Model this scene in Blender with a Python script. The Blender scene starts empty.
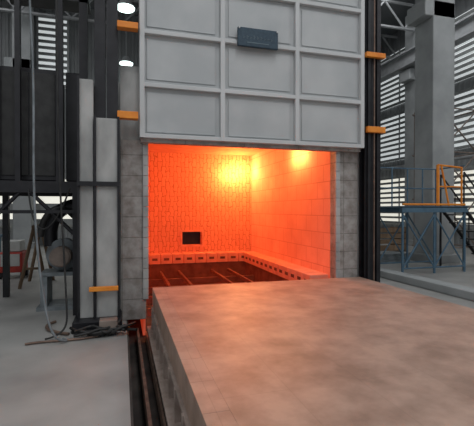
import bpy, bmesh, math, random
from mathutils import Vector, Matrix
random.seed(4)
S=bpy.context.scene
try:
    S.view_settings.view_transform='Standard'
except Exception: pass

# ------------------------------------------------------------ materials
def nmat(name):
    m=bpy.data.materials.new(name); m.use_nodes=True
    nt=m.node_tree; b=nt.nodes['Principled BSDF']; return m,nt,b
def coords(nt,scale=(1,1,1),rot=(0,0,0)):
    g=nt.nodes.new('ShaderNodeNewGeometry'); mp=nt.nodes.new('ShaderNodeMapping')
    mp.inputs['Scale'].default_value=scale; mp.inputs['Rotation'].default_value=rot
    nt.links.new(g.outputs['Position'],mp.inputs['Vector']); return mp.outputs['Vector']
def c4(c): return (c[0],c[1],c[2],1)
def noise_mat(name,c1,c2,scale=3,rough=.7,metal=0,stretch=(1,1,1),bump=.15,detail=6,lo=.35,hi=.65,emit=None,es=0,bd=.02):
    m,nt,b=nmat(name); v=coords(nt,stretch)
    n=nt.nodes.new('ShaderNodeTexNoise'); n.inputs['Scale'].default_value=scale; n.inputs['Detail'].default_value=detail
    nt.links.new(v,n.inputs['Vector'])
    r=nt.nodes.new('ShaderNodeValToRGB'); r.color_ramp.elements[0].color=c4(c1); r.color_ramp.elements[1].color=c4(c2)
    r.color_ramp.elements[0].position=lo; r.color_ramp.elements[1].position=hi
    nt.links.new(n.outputs['Fac'],r.inputs['Fac']); nt.links.new(r.outputs['Color'],b.inputs['Base Color'])
    b.inputs['Roughness'].default_value=rough; b.inputs['Metallic'].default_value=metal
    if bump:
        bp=nt.nodes.new('ShaderNodeBump'); bp.inputs['Strength'].default_value=bump; bp.inputs['Distance'].default_value=bd
        nt.links.new(n.outputs['Fac'],bp.inputs['Height']); nt.links.new(bp.outputs['Normal'],b.inputs['Normal'])
    if emit:
        b.inputs['Emission Color'].default_value=c4(emit); b.inputs['Emission Strength'].default_value=es
    return m
def emis(name,c,s):
    m,nt,b=nmat(name); b.inputs['Base Color'].default_value=c4(c)
    b.inputs['Emission Color'].default_value=c4(c); b.inputs['Emission Strength'].default_value=s; return m
def brick_mat(name,c1,c2,mortar,bw,bh,axis='xz',ms=.01,rough=.85,emit=None,es=0,bump=.5,stain=None,offset=.5,ss=2.2,smooth=.1):
    m,nt,b=nmat(name)
    g=nt.nodes.new('ShaderNodeNewGeometry')
    sp=nt.nodes.new('ShaderNodeSeparateXYZ'); cb=nt.nodes.new('ShaderNodeCombineXYZ')
    nt.links.new(g.outputs['Position'],sp.inputs[0])
    a={'xz':('X','Z'),'yz':('Y','Z'),'xy':('X','Y'),'yx':('Y','X')}[axis]
    nt.links.new(sp.outputs[a[0]],cb.inputs['X']); nt.links.new(sp.outputs[a[1]],cb.inputs['Y'])
    t=nt.nodes.new('ShaderNodeTexBrick'); t.inputs['Scale'].default_value=1
    t.inputs['Brick Width'].default_value=bw; t.inputs['Row Height'].default_value=bh
    t.inputs['Mortar Size'].default_value=ms; t.offset=offset; t.inputs['Mortar Smooth'].default_value=smooth
    t.inputs['Color1'].default_value=c4(c1); t.inputs['Color2'].default_value=c4(c2); t.inputs['Mortar'].default_value=c4(mortar)
    nt.links.new(cb.outputs[0],t.inputs['Vector'])
    n=nt.nodes.new('ShaderNodeTexNoise'); n.inputs['Scale'].default_value=ss; n.inputs['Detail'].default_value=10
    n.inputs['Roughness'].default_value=.62
    nt.links.new(g.outputs['Position'],n.inputs['Vector'])
    r=nt.nodes.new('ShaderNodeValToRGB'); st=stain or (.6,.6,.6)
    r.color_ramp.elements[0].color=c4(st); r.color_ramp.elements[1].color=(1,1,1,1)
    r.color_ramp.elements[0].position=.35; r.color_ramp.elements[1].position=.62
    nt.links.new(n.outputs['Fac'],r.inputs['Fac'])
    mx=nt.nodes.new('ShaderNodeMix'); mx.data_type='RGBA'; mx.blend_type='MULTIPLY'; mx.inputs['Factor'].default_value=1
    nt.links.new(t.outputs['Color'],mx.inputs['A']); nt.links.new(r.outputs['Color'],mx.inputs['B'])
    nt.links.new(mx.outputs['Result'],b.inputs['Base Color']); b.inputs['Roughness'].default_value=rough
    bp=nt.nodes.new('ShaderNodeBump'); bp.inputs['Strength'].default_value=bump; bp.inputs['Distance'].default_value=.02; bp.invert=True
    nt.links.new(t.outputs['Fac'],bp.inputs['Height']); nt.links.new(bp.outputs['Normal'],b.inputs['Normal'])
    if emit:
        b.inputs['Emission Color'].default_value=c4(emit); b.inputs['Emission Strength'].default_value=es
    return m

def fibre_mat():
    # ceramic-fibre modules: fine vertical pleats, split into rows by seams
    m,nt,b=nmat('hot_ceramic_fibre')
    g=nt.nodes.new('ShaderNodeNewGeometry')
    sp=nt.nodes.new('ShaderNodeSeparateXYZ'); nt.links.new(g.outputs['Position'],sp.inputs[0])
    cb=nt.nodes.new('ShaderNodeCombineXYZ'); nt.links.new(sp.outputs['Z'],cb.inputs['X']); nt.links.new(sp.outputs['X'],cb.inputs['Y'])
    nz=nt.nodes.new('ShaderNodeTexNoise'); nz.inputs['Scale'].default_value=7; nz.inputs['Detail'].default_value=3
    nt.links.new(g.outputs['Position'],nz.inputs['Vector'])
    ma=nt.nodes.new('ShaderNodeMix'); ma.data_type='RGBA'; ma.blend_type='LINEAR_LIGHT'; ma.inputs['Factor'].default_value=.07
    nt.links.new(cb.outputs[0],ma.inputs['A']); nt.links.new(nz.outputs['Color'],ma.inputs['B'])
    t=nt.nodes.new('ShaderNodeTexBrick'); t.inputs['Scale'].default_value=1; t.offset=.5
    t.inputs['Brick Width'].default_value=.26; t.inputs['Row Height'].default_value=.1; t.inputs['Mortar Size'].default_value=.013
    t.inputs['Mortar Smooth'].default_value=.9
    t.inputs['Color1'].default_value=(.62,.29,.17,1); t.inputs['Color2'].default_value=(.56,.25,.14,1); t.inputs['Mortar'].default_value=(.33,.12,.06,1)
    nt.links.new(ma.outputs['Result'],t.inputs['Vector'])
    nt.links.new(t.outputs['Color'],b.inputs['Base Color'])
    b.inputs['Roughness'].default_value=.95
    bp=nt.nodes.new('ShaderNodeBump'); bp.inputs['Strength'].default_value=.5; bp.inputs['Distance'].default_value=.03; bp.invert=True
    nt.links.new(t.outputs['Fac'],bp.inputs['Height']); nt.links.new(bp.outputs['Normal'],b.inputs['Normal'])
    b.inputs['Emission Color'].default_value=(1,.075,.025,1); b.inputs['Emission Strength'].default_value=.17
    return m

HOT=(1,.085,.03)
M_fibre=fibre_mat()
M_hotbrick=brick_mat('hot_fire_brick',(.62,.33,.22),(.57,.29,.19),(.42,.18,.11),.46,.3,'yz',.008,emit=HOT,es=.3,stain=(.85,.8,.78),bump=.25)
M_hotceil=noise_mat('hot_roof_lining',(.4,.16,.08),(.5,.22,.12),5,.95,emit=HOT,es=.2)
M_hotblock=noise_mat('hot_seal_block',(.5,.23,.15),(.62,.3,.2),6,.9,emit=HOT,es=.16)
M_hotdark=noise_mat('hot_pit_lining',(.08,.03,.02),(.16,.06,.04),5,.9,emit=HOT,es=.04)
M_black=noise_mat('black_painted_steel',(.008,.008,.011),(.018,.018,.022),6,.45,.2,bump=.05)
M_grey=noise_mat('grey_painted_steel',(.5,.515,.52),(.57,.58,.585),1.3,.6,0,bump=.04)
M_greydk=noise_mat('grey_panel_steel',(.4,.42,.43),(.48,.495,.5),1.6,.6,0,bump=.05)
M_case=noise_mat('furnace_casing_steel',(.27,.275,.27),(.46,.46,.45),3,.65,.0,bump=.15,stretch=(1,1,.5))
M_jamb=brick_mat('jamb_castable',(.42,.4,.385),(.39,.37,.355),(.25,.235,.22),.9,.3,'xz',.006,stain=(.58,.55,.52),offset=0,ss=6)
M_yel=noise_mat('orange_yellow_paint',(.72,.2,.015),(.85,.3,.03),6,.5,bump=.05)
M_blue=noise_mat('blue_paint',(.06,.12,.18),(.09,.17,.24),5,.5,bump=.05)
M_sign=noise_mat('sign_blue',(.018,.04,.065),(.035,.07,.1),25,.6,bump=.1)
M_white=noise_mat('faded_letters',(.08,.12,.15),(.12,.17,.2),20,.6,bump=0)
M_floor=noise_mat('dusty_concrete_floor',(.26,.258,.25),(.42,.415,.4),1.1,.45,bump=.1,detail=12,lo=.3,hi=.7)
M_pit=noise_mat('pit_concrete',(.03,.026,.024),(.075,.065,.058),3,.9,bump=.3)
M_rust=noise_mat('rail_steel',(.14,.09,.07),(.26,.18,.14),9,.5,.5,bump=.1)
M_deck=brick_mat('car_refractory_deck',(.43,.30,.235),(.415,.288,.225),(.36,.25,.195),1.15,.5,'yx',.005,rough=.5,stain=(.62,.59,.57),bump=.06,ss=2.8,smooth=1)
M_carside=noise_mat('car_side_casting',(.26,.2,.17),(.4,.32,.28),7,.8,bump=.3)
M_cardk=noise_mat('car_frame_steel',(.16,.125,.108),(.26,.21,.18),5,.7,.1,bump=.2)
M_conc=noise_mat('concrete_column_paint',(.3,.315,.32),(.39,.405,.41),1.4,.8,bump=.1)
M_wall=noise_mat('hall_wall_cladding',(.21,.22,.225),(.29,.3,.305),.6,.8,bump=.1)
M_roof=noise_mat('roof_sheet',(.16,.17,.18),(.22,.23,.24),.6,.8,bump=.1)
M_truss=noise_mat('truss_steel',(.3,.31,.32),(.4,.41,.42),3,.6,bump=0)
M_pane=emis('daylit_translucent_pane',(.84,.89,.9),.5)
M_slat=noise_mat('louvre_slat',(.26,.27,.27),(.34,.35,.35),3,.6,bump=0)
M_lamp=emis('lamp_glass',(.8,1,.95),4)
M_teal=noise_mat('teal_paint',(.03,.12,.12),(.05,.16,.16),5,.5,bump=0)
M_wood=noise_mat('worn_timber',(.16,.1,.06),(.28,.19,.12),4,.8,stretch=(1,1,.2))
M_motor=noise_mat('motor_grey_paint',(.12,.14,.15),(.22,.25,.27),5,.5,bump=.1)
M_offw=noise_mat('off_white_paint',(.5,.5,.48),(.6,.6,.58),4,.5,bump=0)
M_rubber=noise_mat('rubber_cable',(.012,.012,.012),(.03,.03,.03),6,.6,bump=0)
M_red=noise_mat('red_paint',(.4,.03,.02),(.55,.05,.03),6,.5,bump=0)
M_cream=emis('cream_daylight',(.92,.9,.8),.72)

# ------------------------------------------------------------ helpers
def empty(name,loc=(0,0,0)):
    e=bpy.data.objects.new(name,None); e.location=loc; S.collection.objects.link(e); e.empty_display_size=.2; return e
def finish(name,bm,mat,parent=None,bevel=0,smooth=False):
    me=bpy.data.meshes.new(name); bm.normal_update(); bm.to_mesh(me); bm.free()
    o=bpy.data.objects.new(name,me); S.collection.objects.link(o); me.materials.append(mat)
    if smooth:
        for p in me.polygons: p.use_smooth=True
    if parent:
        o.parent=parent; o.matrix_parent_inverse=Matrix.Translation(-Vector(parent.location))
    if bevel:
        b=o.modifiers.new('bev','BEVEL'); b.width=bevel; b.segments=2; b.limit_method='ANGLE'
    return o
def addbox(bm,x0,x1,y0,y1,z0,z1):
    vs=[bm.verts.new(p) for p in [(x0,y0,z0),(x1,y0,z0),(x1,y1,z0),(x0,y1,z0),(x0,y0,z1),(x1,y0,z1),(x1,y1,z1),(x0,y1,z1)]]
    for f in [(0,3,2,1),(4,5,6,7),(0,1,5,4),(1,2,6,5),(2,3,7,6),(3,0,4,7)]:
        bm.faces.new([vs[i] for i in f])
def boxes(name,lst,mat,parent=None,bevel=0):
    bm=bmesh.new()
    for b in lst: addbox(bm,*b)
    return finish(name,bm,mat,parent,bevel)
def addrod(bm,a,b,r,seg=10,r2=None):
    a=Vector(a); b=Vector(b); d=b-a; L=d.length
    q=d.to_track_quat('Z','Y').to_matrix().to_4x4()
    M=Matrix.Translation((a+b)/2)@q
    bmesh.ops.create_cone(bm,cap_ends=True,segments=seg,radius1=r,radius2=r if r2 is None else r2,depth=L,matrix=M)
def rods(name,lst,mat,parent=None,seg=10,smooth=False,bevel=0):
    bm=bmesh.new()
    for t in lst: addrod(bm,t[0],t[1],t[2],seg,t[3] if len(t)>3 else None)
    return finish(name,bm,mat,parent,bevel,smooth)
def tube(name,pts,r,mat,parent=None):
    c=bpy.data.curves.new(name,'CURVE'); c.dimensions='3D'; c.bevel_depth=r; c.bevel_resolution=2; c.resolution_u=8
    s=c.splines.new('NURBS'); s.points.add(len(pts)-1); s.order_u=4; s.use_endpoint_u=True
    for i,p in enumerate(pts): s.points[i].co=(p[0],p[1],p[2],1)
    o=bpy.data.objects.new(name,c); S.collection.objects.link(o); c.materials.append(mat)
    if parent:
        o.parent=parent; o.matrix_parent_inverse=Matrix.Translation(-Vector(parent.location))
    return o
def ibeam(bm,x0,x1,y0,y1,z0,z1,t=.03):
    addbox(bm,x0,x1,y0,y0+t,z0,z1); addbox(bm,x0,x1,y1-t,y1,z0,z1)
    xm=(x0+x1)/2; addbox(bm,xm-t/2,xm+t/2,y0+t,y1-t,z0,z1)

# ------------------------------------------------------------ hall shell
HX0,HX1,HY0,HY1,HZ=-12,14,-9,20,11
PX0,PX1,PY0,PY1,PZ=.06,4.35,-1.5,11.2,-.32
boxes('floor',[(HX0,PX0,HY0,HY1,-.4,0),(PX1,HX1,HY0,HY1,-.4,0),(PX0,PX1,HY0,PY0,-.4,0),(PX0,PX1,PY1,HY1,-.4,0)],M_floor)
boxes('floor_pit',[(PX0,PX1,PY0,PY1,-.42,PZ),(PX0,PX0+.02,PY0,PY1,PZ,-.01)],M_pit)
def slatwin(name,plane,a0,a1,z0,z1,mat=M_pane,pitch=.28):
    e=empty(name)
    if plane=='R':
        boxes('pane',[(HX1-.12,HX1-.10,a0,a1,z0,z1)],mat,e)
        sl=[(HX1-.22,HX1-.13,a0,a1,z0+i*pitch,z0+i*pitch+pitch*.42) for i in range(int((z1-z0)/pitch)+1)]
        fr=[(HX1-.26,HX1-.09,a0-.08,a0,z0-.08,z1+.15),(HX1-.26,HX1-.09,a1,a1+.08,z0-.08,z1+.15)]
        n=max(1,int((a1-a0)/1.5))
        for i in range(1,n): fr.append((HX1-.25,HX1-.22,a0+(a1-a0)*i/n-.04,a0+(a1-a0)*i/n+.04,z0,z1))
    else:
        boxes('pane',[(a0,a1,HY1-.12,HY1-.10,z0,z1)],mat,e)
        sl=[(a0,a1,HY1-.22,HY1-.13,z0+i*pitch,z0+i*pitch+pitch*.42) for i in range(int((z1-z0)/pitch)+1)]
        fr=[(a0-.08,a0,HY1-.26,HY1-.09,z0-.08,z1+.15),(a1,a1+.08,HY1-.26,HY1-.09,z0-.08,z1+.15)]
    boxes('slats',sl,M_slat,e); boxes('frame',fr,M_truss,e)
def corr(name,mat,axis,pos,a0,a1,z0,z1,d):
    bm=bmesh.new(); n=int((a1-a0)/.3); prev=None
    prof=[]
    for i in range(n):
        s=a0+i*.3
        prof+= [(s,0),(s+.12,0),(s+.16,d),(s+.26,d)]
    prof.append((a1,0))
    for (s,o) in prof:
        if axis=='x': p=[(pos+o,s,z0),(pos+o,s,z1)]
        else: p=[(s,pos+o,z0),(s,pos+o,z1)]
        v=[bm.verts.new(q) for q in p]
        if prev: bm.faces.new([prev[0],v[0],v[1],prev[1]])
        prev=v
    return finish(name,bm,mat)
corr('wall_right',M_wall,'x',HX1,HY0,HY1,0,HZ,-.06)
corr('wall_back',M_wall,'y',HY1,HX0,HX1,0,HZ,-.06)
corr('wall_left',M_wall,'x',HX0,HY0,HY1,0,HZ,.06)
boxes('ceiling',[(HX0,HX1,HY0,HY1,HZ,HZ+.15)],M_roof)
k=1
for a in range(-3,20,6):
    a0,a1=a+.5,a+5.5
    if a1>HY1: a1=HY1-.4
    for (z0,z1,mt) in [(.9,3.3,M_cream),(4.2,6.6,M_pane),(7.1,9.9,M_pane)]:
        slatwin('window_%d'%k,'R',a0,a1,z0,z1,mt,.26); k+=1
for (a0,a1) in [(-11,-6.5),(-5.6,-2.2),(-1.4,2.5),(4,8)]:
    slatwin('window_%d'%k,'B',a0,a1,.9,3.0,M_cream,.7); k+=1
for (a0,a1) in [(-11,-9),(-7,-5.8),(-3.6,-2.4),(4,8)]:
    slatwin('window_%d'%k,'B',a0,a1,7.2,10.3,M_pane); k+=1
def column(x,y,w=.8,mat=M_conc):
    e=empty('concrete_column',(x,y,0))
    boxes('shaft',[(x-w/2,x+w/2,y-w/2,y+w/2,0,HZ-.5)],mat,e,.03)
    boxes('plinth',[(x-w/2-.12,x+w/2+.12,y-w/2-.12,y+w/2+.12,0,.25)],mat,e,.02)
    boxes('corbel',[(x-w/2-.3,x+w/2+.0,y-w/2,y+w/2,7.4,7.9)],mat,e,.03)
column(9.35,10.3); column(12.9,15.3,.7); column(12.9,9.3,.7); column(12.9,3.3,.7); column(12.9,-3,.7)
column(-4.0,18.8,.7); column(-9.5,14,.7); column(9.35,16.8,.7)
for y in (6,9,12,15,18):
    L=[]; z0,z1=9.6,10.7; n=13; w=(HX1-HX0)/n
    L.append(((HX0,y,z0),(HX1,y,z0),.07)); L.append(((HX0,y,z1),(HX1,y,z1),.07))
    for i in range(n):
        xa=HX0+i*w
        L.append(((xa,y,z0),(xa+w/2,y,z1),.045)); L.append(((xa+w/2,y,z1),(xa+w,y,z0),.045))
    rods('roof_truss',L,M_truss,seg=6)
for x in (12.3,):
    boxes('crane_rail_beam',[(x-.2,x+.2,HY0,HY1-.3,8.0,8.06),(x-.03,x+.03,HY0,HY1-.3,8.06,8.6),(x-.2,x+.2,HY0,HY1-.3,8.6,8.66)],M_truss)
rods('wall_pipe',[((13.4,HY0,3.75),(13.4,HY1-.3,3.75),.09)],M_truss)
def lamp(x,y,z):
    e=empty('high_bay_lamp',(x,y,z))
    rods('stem',[((x,y,z+.3),(x,y,HZ),.02)],M_truss,e)
    rods('shade',[((x,y,z),(x,y,z+.3),.32,.1)],M_truss,e,20)
    rods('glass',[((x,y,z-.05),(x,y,z+.01),.29)],M_lamp,e,20)
for p in [(.13,14,8.4),(.2,19,8.3),(8.2,12.3,8.45),(-5,9,8.4),(-5,15,8.4)]: lamp(*p)
def roof_fill_light(x,y,sx,sy,power,col=(.97,.985,1)):  # area light added under the closed roof to brighten the hall
    l=bpy.data.lights.new('roof_fill_light','AREA'); l.shape='RECTANGLE'; l.size=sx; l.size_y=sy; l.energy=power; l.color=col
    o=bpy.data.objects.new('roof_fill_light',l); o.location=(x,y,HZ-.12); S.collection.objects.link(o)
for (x,y,p) in [(-6,-2,430),(2,-2,450),(10,-2,360),(-6,12,300),(10,10,300)]: roof_fill_light(x,y,2,10,p)

# ------------------------------------------------------------ furnace
F=empty('bogie_hearth_furnace',(2,6,0))
ox0,ox1=.34,3.456; fy0,fy1=6.0,10.57; zc=3.1
boxes('casing_left',[(-.02,.3,6.05,11.0,0,3.6)],M_case,F)
boxes('casing_right',[(3.9,4.2,6.05,11.0,0,3.6)],M_case,F)
boxes('casing_back',[(.3,3.9,10.85,11.0,PZ,3.6)],M_case,F)
boxes('casing_top',[(-.02,4.2,6.05,11.0,3.6,3.7)],M_case,F)
L=[]
for y in (6.9,7.8,8.7,9.6,10.5):
    L.append((-.12,-.02,y-.05,y+.05,0,3.7)); L.append((4.2,4.3,y-.05,y+.05,0,3.7))
boxes('casing_stiffeners',L,M_case,F)
boxes('lining_right',[(ox1,3.9,6.2,fy1,-.3,3.6)],M_hotbrick,F)
boxes('lining_left',[(.3,ox0,6.2,fy1,-.3,3.6)],M_hotbrick,F)
X0,X1,Z0,Z1=1.53,2.06,.67,1.02
boxes('lining_back',[(ox0,X0,fy1,10.85,-.3,zc),(X1,ox1,fy1,10.85,-.3,zc),(X0,X1,fy1,10.85,-.3,Z0),(X0,X1,fy1,10.85,Z1,zc)],M_fibre,F)
boxes('flue_back',[(X0,X1,10.8,10.84,Z0,Z1)],M_black,F)
boxes('flue_frame',[(X0-.05,X0,fy1-.03,fy1,Z0-.05,Z1+.05),(X1,X1+.05,fy1-.03,fy1,Z0-.05,Z1+.05),(X0,X1,fy1-.03,fy1,Z1,Z1+.05),(X0,X1,fy1-.03,fy1,Z0-.05,Z0)],M_hotblock,F)
boxes('lining_roof',[(ox0,ox1,6.2,fy1,zc,zc+.3)],M_hotceil,F)
boxes('front_head',[(-.02,3.87,6.0,6.2,2.62,3.6)],M_case,F)
boxes('jamb_left',[(-.02,ox0,6.0,6.2,0,2.62)],M_jamb,F,.01)
boxes('jamb_right',[(ox1,3.87,6.0,6.2,0,2.62)],M_jamb,F,.01)
L=[]
z=.3
while z<2.58:
    L.append((ox0-.05,ox0+.03,5.95,6.0,z,z+.145)); L.append((ox1-.03,ox1+.05,5.95,6.0,z,z+.145)); z+=.15
boxes('opening_lip',L,M_case,F,.006)
L=[];D=[]
x=ox0+.02
while x<ox1-.3:
    L.append((x,x+.27,10.15,fy1,.24,.48)); D.append((x+.07,x+.2,10.14,10.15,.33,.39)); x+=.29
y=6.25
while y<10.1:
    L.append((ox1-.36,ox1,y,y+.27,.24,.48)); D.append((ox1-.37,ox1-.36,y+.07,y+.2,.33,.39))
    y+=.29
boxes('seal_blocks',L,M_hotblock,F,.012)
boxes('seal_block_slots',D,M_hotdark,F)
L=[]
for x in (.9,1.35,2.2,2.65): L.append((x,x+.05,6.1,10.15,.0,.07))
for y in (6.6,7.5,8.4,9.3): L.append((.4,3.1,y,y+.07,-.12,.0))
boxes('hearth_grid',L,M_hotdark,F)
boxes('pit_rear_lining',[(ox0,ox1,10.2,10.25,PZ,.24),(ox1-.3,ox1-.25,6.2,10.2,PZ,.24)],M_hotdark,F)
def plight(x,y,z,power,r=.1,col=(1,.33,.07)):
    l=bpy.data.lights.new('burner_and_fill_light','POINT'); l.energy=power; l.color=col; l.shadow_soft_size=r
    o=bpy.data.objects.new('burner_and_fill_light',l); o.location=(x,y,z); S.collection.objects.link(o)
    o.parent=F; o.matrix_parent_inverse=Matrix.Translation(-Vector(F.location))
FL=(1,.46,.14)
for dx in (0,.22,.44): plight(3.2-dx,10.26,2.64-dx*.12,33,.1,FL)
for dy in (0,.25,.5): plight(ox1-.2,7.2+dy,2.70,15,.07,FL)
plight(2.8,9.4,2.5,55,.25,(1,.24,.06)); plight(1.9,8.0,2.7,42,.25,(1,.2,.05))  # added red fill lights for the chamber, not burner flames

# ------------------------------------------------------------ lifting door
D=empty('furnace_lift_door',(2.05,5.8,2.62))
dx0,dx1,dz0,dz1=.24,3.85,2.62,5.62
boxes('door_plate',[(dx0,dx1,5.85,5.97,dz0,dz1)],M_greydk,D)
L=[]
w=(dx1-dx0)/3
for i in range(4):
    xc=dx0+i*w
    if i==0: a,b=dx0,dx0+.07
    elif i==3: a,b=dx1-.07,dx1
    else: a,b=xc-.035,xc+.035
    L.append((a,b,5.77,5.85,dz0,dz1))
for i in range(5):
    zc_=dz0+i*.75
    if i==0: a,b=dz0,dz0+.06
    elif i==4: a,b=dz1-.06,dz1
    else: a,b=zc_-.03,zc_+.03
    L.append((dx0+.0,dx1,5.775,5.85,a,b))
boxes('door_ribs',L,M_grey,D,.008)
L=[]
for i in range(3):
    for j in range(4):
        L.append((dx0+i*w+.1,dx0+(i+1)*w-.1,5.835,5.85,dz0+j*.75+.09,dz0+(j+1)*.75-.09))
boxes('door_panels',L,M_greydk,D,.006)
boxes('door_bottom_seal',[(dx0+.02,dx1-.02,5.86,5.99,dz0-.05,dz0)],M_jamb,D)
boxes('sign_plate',[(1.66,2.30,5.72,5.77,4.05,4.33)],M_sign,D,.01)
L=[]
for i in range(9):
    x=1.74+i*.055; h=random.choice([.03,.05,.06])
    L+= [(x,x+.012,5.716,5.72,4.16,4.16+h),(x,x+.035,5.716,5.72,4.16+h*.5,4.17+h*.5)]
L.append((1.8,2.15,5.716,5.72,4.10,4.115))
boxes('sign_letters',L,M_white,D)
rods('sign_bolts',[((1.68,5.7,4.31),(1.68,5.72,4.31),.012),((2.28,5.7,4.31),(2.28,5.72,4.31),.012)],M_grey,D)

# ------------------------------------------------------------ lifting gantry
G=empty('door_lifting_gantry',(2,5.9,0))
bm=bmesh.new()
ibeam(bm,3.9,4.2,5.83,6.0,0,7.6); ibeam(bm,-.2,-.05,5.83,6.0,0,7.6); ibeam(bm,-.36,-.22,5.86,6.03,0,7.6)
addbox(bm,-.4,4.3,5.8,6.05,7.6,7.95)
finish('columns',bm,M_black,G)
boxes('column_face_right',[(3.93,3.98,5.79,5.83,.0,7.6),(4.1,4.15,5.79,5.83,0,7.6)],M_black,G)
boxes('guide_brackets',[(-.06,.22,5.7,5.83,4.1,4.19),(-.06,.22,5.7,5.83,2.86,2.96),(3.86,4.22,5.72,5.79,4.12,4.2),(3.88,4.22,5.72,5.79,2.88,2.98)],M_yel,G,.008)
rods('lift_chains',[((.1,5.8,dz1),(.1,5.8,7.7),.025),((3.7,5.8,dz1),(3.7,5.8,7.7),.025),((4.04,5.78,.3),(4.04,5.78,7.6),.012)],M_rust,G)
boxes('side_panel',[(-.55,-.37,5.7,6.03,.15,3.35),(-.36,-.04,5.68,5.82,.15,2.84)],M_case,G,.01)
boxes('panel_trim',[(-.57,-.54,5.67,5.7,.15,3.38),(-.06,-.03,5.64,5.68,.15,2.86),(-.36,-.33,5.65,5.68,.15,2.86),(-.57,-.03,5.63,5.68,1.92,1.98)],M_black,G)
boxes('panel_yellow_stop',[(-.42,-.05,5.58,5.64,.52,.58)],M_yel,G,.008)
boxes('base_channel',[(-.62,.0,5.5,6.1,0,.15)],M_black,G,.01)

# ------------------------------------------------------------ bogie car
C=empty('furnace_bogie_car',(2,3,0))
cx0,cx1,cy0,cy1,ct=.42,3.83,.5,5.88,.48
boxes('deck',[(cx0+.16,cx1-.16,cy0+.16,cy1-.1,.2,ct)],M_deck,C)
L=[]
y=cy0
while y<cy1-.2:
    L.append((cx0,cx0+.1595,y,y+.412,.22,ct-.0005)); L.append((cx1-.1595,cx1,y,y+.412,.22,ct-.0005)); y+=.414
L.append((cx0+.16,cx1-.16,cy1-.0995,cy1,.22,ct-.0005))
x=cx0+.16
while x<cx1-.5:
    L.append((x,x+.44,cy0,cy0+.155,.22,ct-.0005)); x+=.45
boxes('edge_blocks',L,M_deck,C,.0015)
boxes('frame',[(cx0+.03,cx1-.03,cy0+.03,cy1-.03,-.02,.22)],M_cardk,C)
L=[]; y=cy0+.1
while y<cy1-.1:
    L.append((cx0-.03,cx0+.03,y,y+.05,-.08,.2)); L.append((cx1-.03,cx1+.02,y,y+.05,-.08,.2)); y+=.42
L+= [(cx0-.08,cx0+.03,cy0+.03,cy1-.03,-.1,-.06),(cx0-.02,cx0+.03,cy0+.03,cy1-.03,.17,.21)]
boxes('side_ribs',L,M_carside,C,.004)
L=[]
for y in (1.2,2.5,3.8,5.1):
    for x in (1.0,3.2): L.append(((x-.05,y,-.1),(x+.05,y,-.1),.16))
rods('wheels',L,M_cardk,C,20)
boxes('pit_rail',[(.96,1.04,PY0+.05,6.0,PZ,-.26),(3.16,3.24,PY0+.05,6.0,PZ,-.26),],M_rust)
boxes('sand_seal_channel',[(.2,.23,PY0+.05,6.0,PZ,-.12),(.33,.35,PY0+.05,6.0,PZ,-.18)],M_rust)
boxes('concrete_curb',[(5.9,6.25,1,12,0,.16)],M_conc,None,.02)

# ------------------------------------------------------------ left mezzanine + cabinet
Z=empty('burner_control_platform',(-2,7,0))
boxes('deck_beams',[(-4.2,-.15,6.5,6.62,1.86,1.98),(-4.2,-.15,8.2,8.32,1.86,1.98),(-4.2,-.15,6.5,8.32,1.98,2.03)],M_black,Z)
L=[]
for x in (-4.1,-2.1,-.72):
    for y in (6.5,8.2): L.append((x,x+.1,y,y+.1,0,1.86))
L+= [(-.95,-.85,6.5,6.6,2.03,6.5),(-.62,-.5,6.5,6.6,2.03,6.5),(-1.85,-1.78,6.5,6.6,2.03,6.5),(-1.5,-1.43,6.5,6.6,2.03,6.5),(-3.0,-.5,6.5,6.6,4.75,4.9),(-3.0,-.5,6.5,6.6,6.4,6.5)]
boxes('posts',L,M_black,Z)
rods('knee_braces',[((-.67,6.55,1.2),(-1.3,6.55,1.86),.03),((-2.05,6.55,1.2),(-1.45,6.55,1.86),.03)],M_black,Z)
boxes('lower_rail',[(-4.2,-.6,6.46,6.5,1.55,1.6)],M_black,Z)
K=empty('electrical_control_cabinet',(-1.5,7.2,2.03))
boxes('body',[(-1.75,-.95,6.7,7.5,2.05,3.75),(-.84,-.6,6.75,7.5,2.05,3.75),(-3.2,-1.8,6.7,7.5,2.05,3.7)],M_black,K,.01)
boxes('doors',[(-1.72,-1.36,6.68,6.7,2.12,3.68),(-1.34,-.98,6.68,6.7,2.12,3.68),(-3.15,-2.5,6.68,6.7,2.12,3.62),(-2.48,-1.84,6.68,6.7,2.12,3.62)],M_rubber,K,.006)
H=empty('door_hoist_winch',(-.73,6.8,4.9))
boxes('bed',[(-1.7,-.5,6.62,7.2,4.9,4.98)],M_black,H)
rods('drum',[((-1.4,6.9,5.2),(-.7,6.9,5.2),.17),((-1.43,6.9,5.2),(-1.4,6.9,5.2),.23),((-.7,6.9,5.2),(-.67,6.9,5.2),.23)],M_black,H,20)
B=empty('combustion_air_blower',(-.9,7.4,0))
rods('scroll',[((-.95,7.25,.85),(-.95,7.5,.85),.27)],M_motor,B,28,bevel=.02)
rods('motor',[((-.95,6.85,.85),(-.95,7.25,.85),.14)]+[((-.95,6.88+i*.05,.85),(-.95,6.9+i*.05,.85),.16) for i in range(6)],M_cardk,B,24)
boxes('stand',[(-1.3,-.6,6.9,7.5,.0,.06),(-1.25,-1.15,6.95,7.45,.06,.55),(-.75,-.65,6.95,7.45,.06,.55),(-1.25,-.65,6.95,7.45,.54,.6)],M_motor,B)
tube('duct',[(-1.15,7.35,1.0),(-1.2,7.35,1.45),(-.9,7.35,1.75),(-.4,7.2,1.7),(-.2,7.1,1.3)],.11,M_black,B)
tube('hose',[(-.75,7.0,1.5),(-.9,6.6,1.75),(-1.15,6.6,1.6),(-1.2,6.7,1.2)],.05,M_rubber,B)
T=empty('timber_trestle',(-1.8,9,0))
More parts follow.
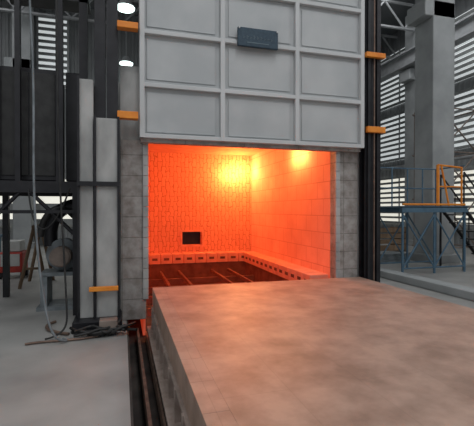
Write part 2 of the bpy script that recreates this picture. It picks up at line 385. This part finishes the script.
rods('legs',[((-2.0,9.0,0),(-1.75,9.1,1.25),.035),((-1.5,9.0,0),(-1.75,9.1,1.25),.035),((-2.0,9.9,0),(-1.75,9.8,1.25),.035),((-1.5,9.9,0),(-1.75,9.8,1.25),.035),((-1.75,9.05,1.25),(-1.75,9.85,1.25),.04),((-1.92,9.03,.4),(-1.58,9.03,.4),.025)],M_wood,T)
W=empty('steel_workbench',(-4.3,12.5,0))
boxes('top',[(-5.2,-3.3,12,13,.82,.9)],M_blue,W,.01)
boxes('legs',[(-5.15,-5.05,12.05,12.15,0,.82),(-3.45,-3.35,12.05,12.15,0,.82),(-5.15,-5.05,12.85,12.95,0,.82),(-3.45,-3.35,12.85,12.95,0,.82),(-5.1,-3.4,12.1,12.9,.3,.34)],M_blue,W)
N=empty('welding_machine',(-2.4,10.6,0))
ox=.62; oy=-1.0
boxes('body',[(-3.35+ox,-2.85+ox,11.3+oy,11.9+oy,.15,.62)],M_red,N,.03)
boxes('front_panel',[(-3.3+ox,-2.9+ox,11.28+oy,11.3+oy,.3,.58)],M_offw,N,.01)
boxes('upper_unit',[(-3.3+ox,-2.9+ox,11.35+oy,11.85+oy,.63,.88)],M_offw,N,.02)
rods('wheels',[((-3.37+ox,y,.08),(-3.3+ox,y,.08),.08) for y in (11.4+oy,11.8+oy)]+[((-2.9+ox,y,.08),(-2.83+ox,y,.08),.08) for y in (11.4+oy,11.8+oy)],M_rubber,N,14)
R=empty('hose_reel_cart',(-3.4,11.3,0))
rods('reel',[((-3.6,11.3,.45),(-3.25,11.3,.45),.18),((-3.63,11.3,.45),(-3.6,11.3,.45),.3),((-3.25,11.3,.45),(-3.22,11.3,.45),.3)],M_teal,R,20)
boxes('frame',[(-3.7,-3.65,11,11.6,.0,.45),(-3.2,-3.15,11,11.6,0,.45),(-3.7,-3.15,11,11.05,.05,.1)],M_blue,R)
rods('pipe_bundle',[((-6.5,9.6+i*.16,.09),(-3.2,9.6+i*.16,.09),.075) for i in range(5)],M_motor,None,12)
tube('hanging_cable',[(-1.1,5.4,7.0),(-1.12,5.35,5),(-1.0,5.3,3.4),(-1.02,5.25,2.2),(-.98,5.2,1.2),(-.86,5.1,.35),(-.75,5.1,.02),(-.6,5.2,.02),(-.7,5.3,.02)],.014,M_motor)
tube('hanging_cable',[(-.8,5.7,6.4),(-.82,5.7,4),(-.8,5.65,2.2),(-.72,5.6,1.0),(-.68,5.5,.3),(-.66,5.45,.03),(-.9,5.3,.03)],.012,M_rubber)
tube('hanging_cable',[(-1.3,6.4,1.9),(-1.2,6.2,1.0),(-.9,6.1,1.3),(-.7,6.0,1.9)],.012,M_rubber)
for i in range(7):
    x0=-.62+random.random()*.2; pts=[]
    for j in range(6): pts.append((x0+j*.12+random.uniform(-.05,.05),5.33+random.uniform(-.15,.12),.02+random.random()*.14))
    tube('floor_hose',pts,.018,M_rubber)
tube('floor_hose',[(-1.1,5.2,.02),(-.9,5.3,.02),(-.6,5.15,.02),(-.3,5.3,.02)],.014,M_rust)
tube('floor_hose',[(-.9,6.1,.03),(-1.1,5.9,.03),(-.9,5.6,.03),(-.65,5.45,.03)],.02,M_rust)
V=empty('junction_box',(-.1,5.5,0))
boxes('box',[(-.28,-.06,5.3,5.48,.06,.2)],M_cardk,V,.01); boxes('feet',[(-.27,-.22,5.32,5.46,0,.06),(-.12,-.07,5.32,5.46,0,.06)],M_black,V)

# ------------------------------------------------------------ right access platform
A=empty('access_platform',(7.7,9,0))
ax0,ax1,ay0,ay1=6.6,8.6,8.3,9.4
boxes('deck',[(ax0,ax1,ay0,ay1,1.66,1.7),(ax0,ax1,ay0,ay0+.06,1.54,1.68),(ax0,ax1,ay1-.06,ay1,1.54,1.68)],M_blue,A)
L=[]
xs=[ax0+.05,7.6,ax1-.05]
for x in xs:
    for y in (ay0+.05,ay1-.05): L.append(((x,y,0),(x,y,1.6),.03))
for i in range(2):
    for y in (ay0+.05,ay1-.05):
        L.append(((xs[i],y,.15),(xs[i+1],y,1.5),.02)); L.append(((xs[i],y,1.5),(xs[i+1],y,.15),.02))
        L.append(((xs[i],y,.15),(xs[i+1],y,.15),.02))
rods('scaffold',L,M_blue,A,8)
L=[]
for x in (ax0+.05,7.1,7.6,8.1,ax1-.05): L.append(((x,ay1-.05,1.7),(x,ay1-.05,2.75),.02))
for z in (2.2,2.75): L.append(((ax0+.05,ay1-.05,z),(ax1-.05,ay1-.05,z),.018))
for z in (2.2,2.75): L.append(((ax1-.05,ay0+.05,z),(ax1-.05,ay1-.05,z),.018))
rods('handrails',L,M_blue,A,8)
rods('orange_posts',[((7.75,ay0+.1,1.7),(7.75,ay0+.1,2.75),.04),((8.1,ay0+.1,1.7),(7.85,ay0+.1,2.75),.025),((7.75,ay0+.1,2.75),(8.5,ay0+.1,2.7),.025),((7.75,ay0+.1,2.2),(8.5,ay0+.1,2.2),.02),((8.5,ay0+.1,1.7),(8.5,ay0+.1,2.72),.025),((ax0,ay0-.01,1.74),(8.5,ay0-.01,1.74),.025)],M_yel,A,10)
St=empty('steel_stairs',(9,8.8,0))
L=[]
for y in (8.5,9.3):
    L.append(((8.68,y,1.66),(10.2,y,.02),.045)); L.append(((8.68,y,2.6),(10.2,y,.95),.022)); L.append(((8.68,y,1.66),(8.68,y,2.6),.022)); L.append(((10.2,y,.02),(10.2,y,.95),.022)); L.append(((8.68,y,0),(8.68,y,1.66),.03))
    for i in (1,2): L.append(((8.68+i*.5,y,1.66-i*.54),(8.68+i*.5,y,2.6-i*.54),.018))
rods('stringers',L,M_black,St,8)
boxes('treads',[(8.75+i*.2,8.97+i*.2,8.52,9.28,1.45-i*.226,1.48-i*.226) for i in range(7)],M_black,St)
Tt=empty('tube_scaffold_tower',(11.2,11.8,0))
L=[]
for x in (10.4,12.0):
    for y in (11.2,12.4): L.append(((x,y,0),(x,y,5.2),.035))
for z in (.3,2.0,3.6,5.1):
    for y in (11.2,12.4): L.append(((10.3,y,z),(12.1,y,z),.025))
    for x in (10.4,12.0): L.append(((x,11.1,z),(x,12.5,z),.025))
for (za,zb) in [(.3,2),(2,3.6),(3.6,5.1)]: L.append(((10.4,11.2,za),(12,11.2,zb),.025)); L.append(((12,11.2,za),(10.4,11.2,zb),.025))
rods('tubes',L,M_cardk,Tt,8)
Q=empty('steel_plate_stack',(7.4,9.6,0))
boxes('plates',[(6.8,8.4,10.2,11.2,.0,.1),(6.9,8.3,10.25,11.15,.1,.2),(6.85,8.35,10.3,11.1,.2,.28)],M_motor,Q,.005)
P=empty('parts_crate',(10,13.5,0))
boxes('slats',[(9.2,10.6,13.0,13.05,z,z+.16) for z in (.1,.32,.54,.76)]+[(9.2,9.25,13.05,14,z,z+.16) for z in (.1,.32,.54,.76)]+[(10.55,10.6,13.05,14,z,z+.16) for z in (.1,.32,.54,.76)]+[(9.2,9.28,13.05,13.12,0,.95),(10.5,10.58,13.05,13.12,0,.95),(9.2,10.6,13,14,.05,.1)],M_wood,P)

# ------------------------------------------------------------ world
w=bpy.data.worlds.new('overcast'); S.world=w; w.use_nodes=True
bg=w.node_tree.nodes['Background']; bg.inputs['Color'].default_value=(.94,.97,1,1); bg.inputs['Strength'].default_value=.52

# ------------------------------------------------------------ camera
cam=bpy.data.cameras.new('camera'); co=bpy.data.objects.new('camera',cam); S.collection.objects.link(co)
co.location=(0,0,1.6); cam.sensor_width=36; cam.lens=36*400/474; cam.clip_start=.05
co.rotation_euler=(math.radians(90-.43),0,math.radians(-16.04))
S.camera=co
